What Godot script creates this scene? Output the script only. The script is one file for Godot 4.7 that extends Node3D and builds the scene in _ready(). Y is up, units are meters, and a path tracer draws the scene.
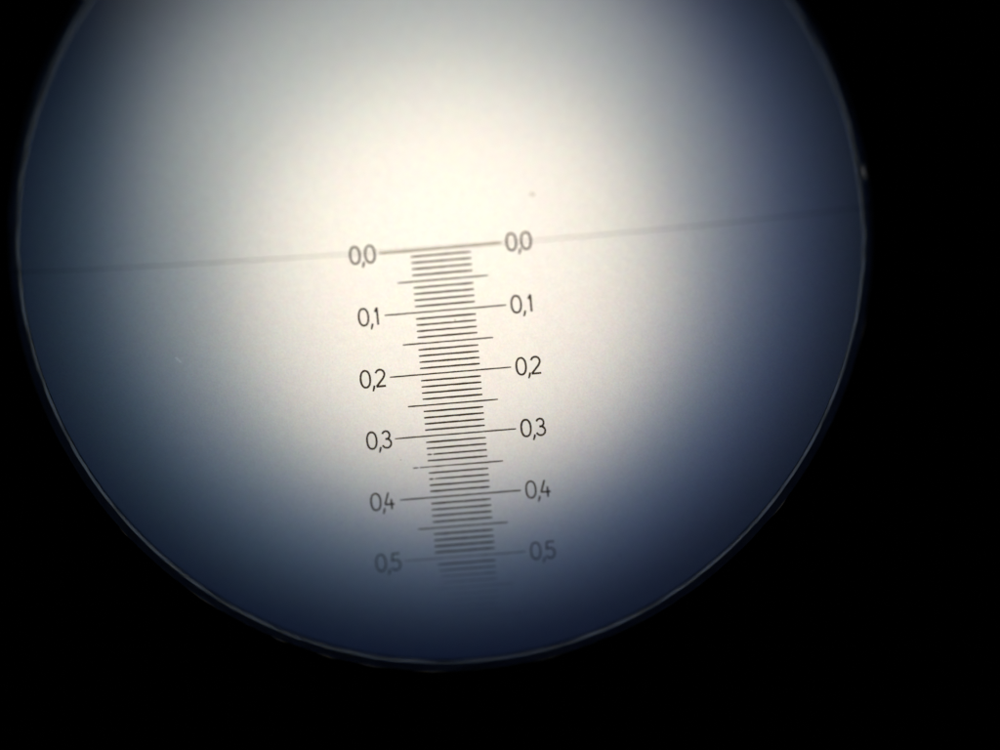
extends Node3D
# View into a measuring eyepiece: a lit frosted disc inside a black field stop, with a graduated scale on it.
# Lengths are millimetres, turned to metres by MM.

const MM := 0.001
const RIM := 104.84                       # radius of the lit opening
var rng := RandomNumberGenerator.new()
var plate: Transform3D                    # the tilted plane of the disc: origin at its centre, +z towards the eye
var taken := {}

func _ready() -> void:
	rng.seed = 20817
	# ---------------------------------------------------------------- camera
	var cam := Camera3D.new()
	cam.name = "camera"
	var lens := CameraAttributesPhysical.new()
	lens.frustum_focal_length = 76.8
	lens.frustum_focus_distance = 0.6
	lens.frustum_near = 0.05
	lens.frustum_far = 20.0
	lens.exposure_aperture = APERTURE
	cam.attributes = lens
	cam.fov = rad_to_deg(2.0 * atan(0.09375 / 0.6))
	cam.near = 0.05
	cam.far = 20.0
	cam.position = Vector3(0, 0, 0.6)
	add_child(cam)
	cam.current = true
	# ---------------------------------------------------------------- no sky: the inside of the instrument is black
	var world := WorldEnvironment.new()
	world.name = "surroundings"
	var env := Environment.new()
	env.background_mode = Environment.BG_COLOR
	env.background_color = Color.BLACK
	env.tonemap_mode = Environment.TONE_MAPPER_LINEAR
	env.tonemap_exposure = 1.0
	env.sdfgi_enabled = true
	env.ssao_enabled = true
	env.ssil_enabled = true
	world.environment = env
	add_child(world)
	plate = Transform3D(Basis(Vector3.RIGHT, deg_to_rad(5.0)), Vector3(-14.730, 32.324, 3.265) * MM)
	# ---------------------------------------------------------------- the illuminator behind the frosted disc
	# several beams fitted to its glow: centre on the disc, beam radius there, colour reaching the eye
	beam("fitted_beam", Vector2(3.28, -9.18), 66.3, Color(0.4799, 0.3758, 0.2826))
	beam("fitted_beam", Vector2(-0.63, 3.28), 88.6, Color(0.3336, 0.2774, 0.1027))
	beam("fitted_beam", Vector2(5.28, 1.51), 103.6, Color(0.1013, 0.1354, 0.2547))
	beam("fitted_beam", Vector2(-11.00, -38.90), 171.0, Color(0.0039, 0.0068, 0.0170))
	beam("fitted_beam", Vector2(-11.33, -1.64), 103.2, Color(0.0579, 0.0971, 0.1093))
	beam("fitted_beam", Vector2(-8.65, 48.03), 81.5, Color(0.0962, 0.0909, 0.0757))
	beam("fitted_beam", Vector2(30.59, 12.94), 134.3, Color(0.0064, 0.0089, 0.0067))
	beam("fitted_beam", Vector2(0.0, 0.0), 250.0, Color(0.0, 0.0005, 0.0072))  # wide blue beam added to give the veil of scattered light
	# ---------------------------------------------------------------- things
	make_disc()
	make_field_stop()
	make_scale()
	make_hair()
	make_dust()

const APERTURE := 0.42
const LAMP_BACK := 600.0
const LAMP_GAIN := 0.96

func beam(called: String, at: Vector2, radius: float, c: Color) -> void:
	var l := SpotLight3D.new()
	l.name = numbered(called)
	var top := maxf(c.r, maxf(c.g, c.b))
	l.light_color = Color(c.r / top, c.g / top, c.b / top).linear_to_srgb()
	l.light_energy = top * LAMP_GAIN
	l.light_size = 0.01
	l.spot_range = 3.0
	l.spot_attenuation = 2.0
	l.spot_angle = rad_to_deg(atan(radius / LAMP_BACK))
	l.spot_angle_attenuation = 1.0
	l.shadow_enabled = true
	l.transform = plate * Transform3D(Basis(Vector3.UP, PI), Vector3(at.x, at.y, -LAMP_BACK) * MM)
	add_child(l)

# ==================================================================== helpers
func numbered(called: String) -> String:
	if not taken.has(called):
		taken[called] = 0
		return called
	taken[called] += 1
	return "%s_%03d" % [called, taken[called]]

func thing(called: String, label: String, category: String, at := Vector3.ZERO, group := "") -> Node3D:
	var o := Node3D.new()
	o.name = numbered(called)
	add_child(o)
	o.transform = plate * Transform3D(Basis(), at * MM)
	tag(o, label, category, group)
	return o

func tag(o: Node3D, label: String, category: String, group := "") -> void:
	o.set_meta("label", label)
	o.set_meta("category", category)
	if group:
		o.set_meta("group", group)

func put(called: String, st: SurfaceTool, m: Material, parent: Node3D) -> MeshInstance3D:
	st.generate_normals()
	var o := MeshInstance3D.new()
	o.name = called
	o.mesh = st.commit()
	o.material_override = m
	parent.add_child(o, true)
	return o

func start(smooth := false) -> SurfaceTool:
	var st := SurfaceTool.new()
	st.begin(Mesh.PRIMITIVE_TRIANGLES)
	st.set_smooth_group(0 if smooth else -1)
	return st

# one quad, corners anticlockwise as seen from its front, in millimetres
func quad(st: SurfaceTool, a: Vector3, b: Vector3, c: Vector3, d: Vector3) -> void:
	for p in [a, c, b, a, d, c]:
		st.add_vertex(p * MM)

func metal(c: Color, rough: float) -> StandardMaterial3D:
	var m := flat_material(c, rough, 0.5)
	m.metallic = 1.0
	return m

func flat_material(c: Color, rough := 0.9, spec := 0.3) -> StandardMaterial3D:
	var m := StandardMaterial3D.new()
	m.albedo_color = c.linear_to_srgb()
	m.roughness = rough
	m.metallic_specular = spec
	return m

# a stroke of ink: a raised ribbon along points (x, y, width), all in millimetres
func stroke(st: SurfaceTool, pts: PackedVector3Array, low: float, high: float, closed := false) -> void:
	var n := pts.size()
	var left: PackedVector3Array = []
	var right: PackedVector3Array = []
	for i in n:
		var p := Vector2(pts[i].x, pts[i].y)
		var q := pts[(i - 1 + n) % n] if closed or i > 0 else pts[i]
		var r := pts[(i + 1) % n] if closed or i < n - 1 else pts[i]
		var d := Vector2(r.x - q.x, r.y - q.y).normalized()
		var d1 := (Vector2(r.x, r.y) - p).normalized()
		if d1 == Vector2.ZERO:
			d1 = d
		var side := Vector2(-d.y, d.x) * pts[i].z * 0.5 / maxf(absf(d.dot(d1)), 0.6)
		left.append(Vector3(p.x + side.x, p.y + side.y, 0))
		right.append(Vector3(p.x - side.x, p.y - side.y, 0))
	var up := Vector3(0, 0, high)
	var dn := Vector3(0, 0, low)
	for i in (n if closed else n - 1):
		var j := (i + 1) % n
		quad(st, right[i] + up, right[j] + up, left[j] + up, left[i] + up)
		quad(st, right[i] + dn, right[j] + dn, right[j] + up, right[i] + up)
		quad(st, left[j] + dn, left[i] + dn, left[i] + up, left[j] + up)
	if not closed:
		quad(st, left[0] + dn, right[0] + dn, right[0] + up, left[0] + up)
		quad(st, right[n - 1] + dn, left[n - 1] + dn, left[n - 1] + up, right[n - 1] + up)

# ==================================================================== the frosted disc
func grain_texture() -> ImageTexture:
	var n := 1024
	var fine := PackedFloat32Array()
	fine.resize(n * n)
	for i in n * n:
		fine[i] = rng.randf() + rng.randf() - 1.0
	var tints := []
	for k in 3:
		var layers := []
		for f in [0.22, 0.05, 0.009]:
			var fn := FastNoiseLite.new()
			fn.seed = 31 + k * 7 + int(f * 100)
			fn.noise_type = FastNoiseLite.TYPE_SIMPLEX
			fn.fractal_type = FastNoiseLite.FRACTAL_NONE
			fn.frequency = f
			layers.append(fn.get_image(n, n, false, false, false).get_data())
		tints.append(layers)
	var out := PackedByteArray()
	out.resize(n * n * 3)
	for y in n:
		for x in n:
			var i := y * n + x
			var g: float = fine[i] + 0.5 * (fine[y * n + (x + 1) % n] + fine[((y + 1) % n) * n + x])
			for k in 3:
				var c: float = 0.78 * (1.0 + GRAIN * g + (tints[k][0][i] / 127.5 - 1.0) * MOTTLE + (tints[k][1][i] / 127.5 - 1.0) * MOTTLE * 0.8 + (tints[k][2][i] / 127.5 - 1.0) * MOTTLE * 0.35)
				out[i * 3 + k] = int(clampf(pow(clampf(c, 0.0, 1.0), 1.0 / 2.2) * 255.0 + 0.5, 0.0, 255.0))
	# a short pale scratch at mid-left
	for j in 9:
		var at := Vector2(-66.3, -28.2) + Vector2(1.2, -1.1) * (j / 8.0)
		var px := Vector2i((at / 212.0 + Vector2(0.5, 0.5)) * n)
		for k in 3:
			for d in [0, 1, n, n + 1]:
				out[(px.y * n + px.x + d) * 3 + k] = 254
	return ImageTexture.create_from_image(Image.create_from_data(n, n, false, Image.FORMAT_RGB8, out))

const GRAIN := 0.048
const MOTTLE := 0.022

func make_disc() -> void:
	var m := StandardMaterial3D.new()
	m.albedo_texture = grain_texture()
	m.roughness = 1.0
	m.metallic_specular = 0.0
	m.specular_mode = BaseMaterial3D.SPECULAR_DISABLED
	m.backlight_enabled = true
	m.backlight = Color.WHITE
	var st := start()
	var rings := [0.0, 30.0, 60.0, 85.0, RIM + 0.9]
	var n := 120
	for k in rings.size() - 1:
		for i in n:
			var a0 := TAU * i / n
			var a1 := TAU * (i + 1) / n
			var p := [Vector2.from_angle(a0) * rings[k], Vector2.from_angle(a0) * rings[k + 1], Vector2.from_angle(a1) * rings[k + 1], Vector2.from_angle(a1) * rings[k]]
			for j in ([0, 2, 1, 0, 3, 2] if k > 0 else [0, 2, 1]):
				st.set_uv(p[j] / 212.0 + Vector2(0.5, 0.5))
				st.add_vertex(Vector3(p[j].x, p[j].y, 0) * MM)
	var o := put("frosted_disc", st, m, self)
	o.transform = plate
	tag(o, "large round frosted glass disc, glowing cream in the middle and dark blue towards its edge", "frosted disc")

# ==================================================================== the black field stop round it
func lathe(st: SurfaceTool, profile: Array, n: int, wobble: Callable, from := 0.0, to := TAU) -> void:
	for i in n:
		var a0 := from + (to - from) * i / n
		var a1 := from + (to - from) * (i + 1) / n
		for k in profile.size() - 1:
			var q := []
			for s in [[a0, k], [a0, k + 1], [a1, k + 1], [a1, k]]:
				var pr: Vector2 = profile[s[1]]
				var w: Vector2 = wobble.call(s[0], s[1])
				q.append(Vector3(cos(s[0]) * (pr.x + w.x), sin(s[0]) * (pr.x + w.x), pr.y + w.y))
			quad(st, q[0], q[1], q[2], q[3])

func make_field_stop() -> void:
	var o := thing("field_stop", "black field stop plate with a round opening that frames the glowing disc", "field stop")
	var black := flat_material(Color(0.003, 0.003, 0.0035), 1.0, 0.0)
	var noise := FastNoiseLite.new()
	noise.seed = 5
	noise.frequency = 0.09
	var rough := FastNoiseLite.new()
	rough.seed = 9
	rough.frequency = 0.8
	var none := func(_a, _k): return Vector2.ZERO
	# thin bright bevel next to the disc
	var lip := func(a, k):
		var c := Vector2.from_angle(a) * RIM
		return Vector2(noise.get_noise_2d(c.x, c.y) * 0.10 + rough.get_noise_2d(c.x, c.y) * 0.07, rough.get_noise_2d(c.y, c.x + 40.0) * 0.07 + noise.get_noise_2d(c.y, c.x) * 0.16 if k == 1 else 0.0)
	var st := start(true)
	lathe(st, [Vector2(RIM - 0.32, LIP_LOW), Vector2(RIM + 0.25, LIP_HIGH)], 360, lip)
	put("bevelled_lip", st, metal(LIP_COLOR, 0.30), o)
	st = start(true)
	lathe(st, [Vector2(RIM - 0.32, -0.4), Vector2(RIM - 0.32, LIP_LOW)], 240, func(a, _k): return Vector2(lip.call(a, 0).x, 0.0))
	put("inner_wall", st, black, o)
	# blue-black band outside the bevel
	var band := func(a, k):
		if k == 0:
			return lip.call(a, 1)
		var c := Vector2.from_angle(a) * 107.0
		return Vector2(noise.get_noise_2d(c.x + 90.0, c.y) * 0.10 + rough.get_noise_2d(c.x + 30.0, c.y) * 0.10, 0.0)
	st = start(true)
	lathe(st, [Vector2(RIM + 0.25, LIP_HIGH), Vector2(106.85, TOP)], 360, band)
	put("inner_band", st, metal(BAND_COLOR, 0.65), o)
	# the plate itself
	var edge := func(a, k): return band.call(a, 1) if k <= 1 else Vector2.ZERO
	st = start()
	lathe(st, [Vector2(106.85, -5.0), Vector2(106.85, TOP), Vector2(116.0, TOP + 0.02), Vector2(299.0, TOP + 0.02), Vector2(300.0, 1.5), Vector2(300.0, -4.0), Vector2(299.0, -5.0), Vector2(116.0, -5.0), Vector2(106.85, -5.0)], 240,
		func(a, k): return band.call(a, 1) if k == 1 else Vector2.ZERO)
	put("stop_plate", st, black, o)
	# places along the outer edge where the blacking has worn off
	var worn := metal(Color(0.45, 0.43, 0.42), 0.4)
	for s in [[9.0, 10.7, 0.17, 1], [-13.0, -9.0, 0.1, 0], [-39.5, -36.0, 0.12, 0], [-78.0, -73.5, 0.1, 0], [-94.0, -89.0, 0.13, 0], [-101.5, -97.5, 0.15, 0], [-107.0, -104.0, 0.16, 0], [-113.5, -111.0, 0.14, 0], [-139.0, -136.5, 0.10, 0], [-127.0, -121.0, 0.10, 0]]:
		st = start(true)
		var a0 := deg_to_rad(s[0])
		var a1 := deg_to_rad(s[1])
		var wide: float = s[2]
		var taper := func(a, k):
			var f := sin(PI * clampf((a - a0) / (a1 - a0), 0.0, 1.0))
			var e: Vector2 = band.call(a, 1)
			return Vector2(e.x + (0.0 if k == 0 else wide * f), 0.0 if k == 0 else wide * 1.2 * f)
		lathe(st, ([Vector2(106.35, TOP - 0.3), Vector2(106.43, TOP - 0.22), Vector2(106.52, TOP - 0.12)] if s[3] else [Vector2(106.80, TOP - 0.1), Vector2(106.90, TOP)]), 10, taper, a0, a1)
		var chip := put("bare_metal_chip", st, metal(Color(0.95, 0.93, 0.88), 0.2) if s[3] else worn, o)
		if s[3]:
			chip.set_meta("label", "bright chip on the right edge of the opening")

const LIP_LOW := 1.3
const LIP_HIGH := 1.98
const TOP := 2.9
const LIP_COLOR := Color(0.50, 0.60, 0.72)
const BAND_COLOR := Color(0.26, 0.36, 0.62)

# ==================================================================== the graduated scale
const STEP := Vector2(0.12346, -1.54898)         # one hundredth, on the disc
const HALF := [15.22, 11.31, 7.50]               # half lengths of tenth, twentieth and hundredth lines

func make_scale() -> void:
	var o := thing("graduated_scale", "dark measuring scale of fine lines numbered 0,0 to 0,5 on both sides", "scale", Vector3(-0.117, -0.759, 0.0))
	var ink := flat_material(Color(0.030, 0.027, 0.030), 0.9, 0.1)
	ink.backlight_enabled = true
	ink.backlight = Color(0.13, 0.10, 0.075).linear_to_srgb()
	var pale := flat_material(Color(0.10, 0.09, 0.08), 0.9, 0.1)  # glare and blur over the zero line, put into its colour
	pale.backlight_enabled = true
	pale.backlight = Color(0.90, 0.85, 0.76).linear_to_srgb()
	for k in 61:
		var kind := 0 if k % 10 == 0 else 1 if k % 5 == 0 else 2
		var mid := STEP * k
		var turn := deg_to_rad(4.97 - 0.0088 * k)
		var along := Vector2.from_angle(turn)
		var across := Vector2(-along.y, along.x)
		var half: float = HALF[kind]
		var w := 0.47 if kind == 2 else 0.38
		var from := -half
		var to := half
		var fade := 0.0                         # how far the left end thins, standing in for the vignette
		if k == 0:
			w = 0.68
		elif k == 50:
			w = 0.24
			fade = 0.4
		elif k > 50:                                # vignette put into the shape: lines thin and shorten, first on the left
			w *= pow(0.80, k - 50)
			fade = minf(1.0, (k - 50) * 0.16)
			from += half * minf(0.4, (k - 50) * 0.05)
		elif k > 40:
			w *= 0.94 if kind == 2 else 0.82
		# worn gaps near the left end of the lines between 0,3 and 0,4: [from, to] along the line
		var gaps: Array = {33: [[-6.25, -6.0]], 35: [[-9.9, -9.65]], 37: [[-6.35, -6.1]]}.get(k, [])
		var st := start()
		var x := from
		var stops := []
		for g in gaps:
			stops.append([x, g[0]])
			x = g[1]
		stops.append([x, to])
		for s in stops:
			var pts: PackedVector3Array = []
			var parts := maxi(2, int((s[1] - s[0]) / 1.4))
			for i in parts + 1:
				var u: float = lerpf(s[0], s[1], float(i) / parts)
				var ww := w * (1.0 + rng.randf_range(-0.10, 0.10))
				if gaps.size() and u < 0.0:
					ww *= rng.randf_range(0.75, 0.95)
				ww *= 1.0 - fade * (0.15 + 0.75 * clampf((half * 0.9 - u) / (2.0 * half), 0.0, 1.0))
				if i == 0 or i == parts:
					ww *= 0.75
				var p := mid + along * u + across * rng.randf_range(-0.022, 0.022)
				pts.append(Vector3(p.x, p.y, ww))
			stroke(st, pts, 0.01, 0.05)
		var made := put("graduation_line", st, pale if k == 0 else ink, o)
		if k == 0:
			made.set_meta("label", "zero line at the top of the scale, made thick and pale to imitate glare")
	for k in 6:
		var turn := deg_to_rad(4.97 - 0.088 * k)
		var along := Vector2.from_angle(turn)
		var mid := STEP * 10.0 * k
		var left := mid - along * HALF[0]
		var right := mid + along * HALF[0]
		var z := -6.1
		var d := -2.35
		if k == 1:
			z = -5.25
			d = -1.8
		elif k == 3:
			z = -5.8
			d = -2.1
		elif k == 4:
			d = -2.7
		numeral(o, left, turn, k, z, d, ink)
		numeral(o, right, turn, k, 2.5, 6.15, ink)

func numeral(o: Node3D, end: Vector2, turn: float, k: int, zero_at: float, digit_at: float, ink: Material) -> void:
	var n := Node3D.new()
	n.name = "numeral"
	o.add_child(n, true)
	n.position = Vector3(end.x, end.y, 0) * MM
	n.rotation.z = turn
	var sw := 0.52
	if k == 5:
		sw = 0.36
	elif k == 4:
		sw = 0.47
	for c in [[0, zero_at], [k, digit_at]]:
		var st := start()
		for line in glyph(c[0]):
			var closed: bool = line.size() > 3 and line[0] == line[line.size() - 1]
			var pts: PackedVector3Array = []
			for i in line.size() - (1 if closed else 0):
				pts.append(Vector3(line[i].x * 0.25 + c[1], line[i].y * 0.25, sw * rng.randf_range(0.93, 1.07)))
			stroke(st, pts, 0.01, 0.05 + 0.001 * c[0], closed)
		put("digit", st, ink, n)
	var st := start()
	var u := zero_at + 2.1
	stroke(st, PackedVector3Array([Vector3(u + 0.02, -1.75, sw * 0.95), Vector3(u - 0.15, -2.4, sw * 1.05), Vector3(u - 0.42, -3.2, sw * 0.75)]), 0.01, 0.047)
	put("comma", st, ink, n)

func arc(c: Vector2, rx: float, ry: float, a0: float, a1: float, n: int) -> Array:
	var out := []
	for i in n + 1:
		var a := deg_to_rad(lerpf(a0, a1, float(i) / n))
		out.append(c + Vector2(cos(a) * rx, sin(a) * ry))
	return out

# centre lines of the digits in steps of a quarter millimetre, centre of the digit at 0, 0
func glyph(d: int) -> Array:
	match d:
		0:
			var o := []
			for i in 33:
				var a := TAU * i / 32.0
				var c := cos(a)
				var s := sin(a)
				o.append(Vector2(signf(c) * pow(absf(c), 0.88) * 4.75, signf(s) * pow(absf(s), 0.92) * 8.4))
			o[32] = o[0]
			return [o]
		1:
			return [[Vector2(-2.3, 4.2), Vector2(-0.7, 7.2), Vector2(-0.1, 8.5)], [Vector2(0.0, 8.6), Vector2(0.1, 0.0), Vector2(0.1, -8.6)]]
		2:
			var p := arc(Vector2(-0.1, 3.9), 4.4, 4.5, 165.0, -28.0, 14)
			p.append_array([Vector2(2.6, -0.4), Vector2(-1.2, -4.6), Vector2(-4.4, -8.2)])
			return [p, [Vector2(-4.7, -8.3), Vector2(0.0, -8.3), Vector2(4.9, -8.2)]]
		3:
			var a := arc(Vector2(-0.3, 4.4), 3.7, 4.0, 160.0, -80.0, 14)
			a.append(Vector2(-1.2, 0.5))
			var b := [Vector2(-1.2, 0.5)]
			b.append_array(arc(Vector2(-0.1, -3.9), 4.5, 4.5, 82.0, -160.0, 16))
			return [a, b]
		4:
			return [[Vector2(-0.4, 8.6), Vector2(-2.4, 3.0), Vector2(-4.5, -3.3)], [Vector2(-4.7, -3.4), Vector2(0.0, -3.4), Vector2(4.9, -3.4)], [Vector2(2.0, 1.8), Vector2(2.0, -3.0), Vector2(2.0, -8.6)]]
		_:
			var p := [Vector2(4.2, 8.3), Vector2(-2.9, 8.3)]
			var q := [Vector2(-2.9, 8.4), Vector2(-3.3, 4.5), Vector2(-3.6, 0.6)]
			var r := [Vector2(-3.6, 0.6)]
			r.append_array(arc(Vector2(-0.2, -3.2), 4.5, 5.2, 120.0, -150.0, 16))
			return [p, q, r]

# ==================================================================== the hair line across the field
func make_hair() -> void:
	var o := thing("hair_line", "faint blurred hair line crossing the whole disc at the height of the 0,0 line", "hair line", Vector3(0, 0, 3.1))
	var pts := [Vector3(-112.0, -6.9, -0.36), Vector3(-104.6, -6.58, -0.02), Vector3(-89.3, -6.08, 0), Vector3(-59.5, -4.48, 0), Vector3(-23.9, -2.25, 0), Vector3(-0.1, -0.57, 0), Vector3(23.1, 1.20, 0), Vector3(64.2, 4.9, 0), Vector3(98.7, 8.74, 0), Vector3(105.1, 9.48, -0.02), Vector3(112.0, 10.3, -0.36)]
	var curve := Curve3D.new()
	for i in pts.size():
		var d: Vector3 = (pts[mini(i + 1, pts.size() - 1)] - pts[maxi(i - 1, 0)]) / 6.0
		curve.add_point(pts[i], -d, d)
	var st := start(true)
	var long := curve.get_baked_length()
	var n := 110
	for i in n:
		var a := curve.sample_baked(long * i / n)
		var b := curve.sample_baked(long * (i + 1) / n)
		for k in 6:
			var r0 := Vector3(0, cos(TAU * k / 6.0), sin(TAU * k / 6.0)) * HAIR
			var r1 := Vector3(0, cos(TAU * (k + 1) / 6.0), sin(TAU * (k + 1) / 6.0)) * HAIR
			quad(st, a + r0, b + r0, b + r1, a + r1)
	put("hair", st, flat_material(Color(0.05, 0.045, 0.04), 0.8, 0.2), o)

const HAIR := 0.084

# ==================================================================== specks of dust
func make_dust() -> void:
	speck(Vector3(22.67, 12.6, 0.2), 0.50, "tiny blurred grey dust speck lying above the right-hand number 0,0", 0.2)
	speck(Vector3(3.51, -18.68, 0.25), 0.13, "tiny dark dust speck between the short lines just below the 0,1 line")
	speck(Vector3(-10.1, -53.8, 0.12), 0.10, "tiny pale dust speck just right of the left-hand number 0,3, near the line ends")
	speck(Vector3(44.9, -77.9, 0.2), 0.11, "tiny faint dust speck far right of the number 0,5 in the blue part")

func speck(at: Vector3, r: float, label: String, solid := 0.7) -> void:
	var st := start()
	var n := 7
	var rows := 4
	var rr := []
	for i in (rows + 1) * n:
		rr.append(r * rng.randf_range(0.7, 1.25))
	var p := func(i, j):
		var t: float = PI * i / rows
		var a: float = TAU * j / n
		return Vector3(sin(t) * cos(a) * 1.3, sin(t) * sin(a), cos(t) * 0.8) * (rr[i * n + j % n] if i > 0 and i < rows else r)
	for i in rows:
		for j in n:
			quad(st, p.call(i + 1, j), p.call(i + 1, j + 1), p.call(i, j + 1), p.call(i, j))
	var m := flat_material(Color(0.12, 0.11, 0.10), 0.9, 0.0)
	m.transparency = BaseMaterial3D.TRANSPARENCY_ALPHA
	m.albedo_color.a = solid
	var o := put("dust_speck", st, m, self)
	o.transform = plate * Transform3D(Basis(), at * MM)
	tag(o, label, "dust speck", "specks of dust on the disc")
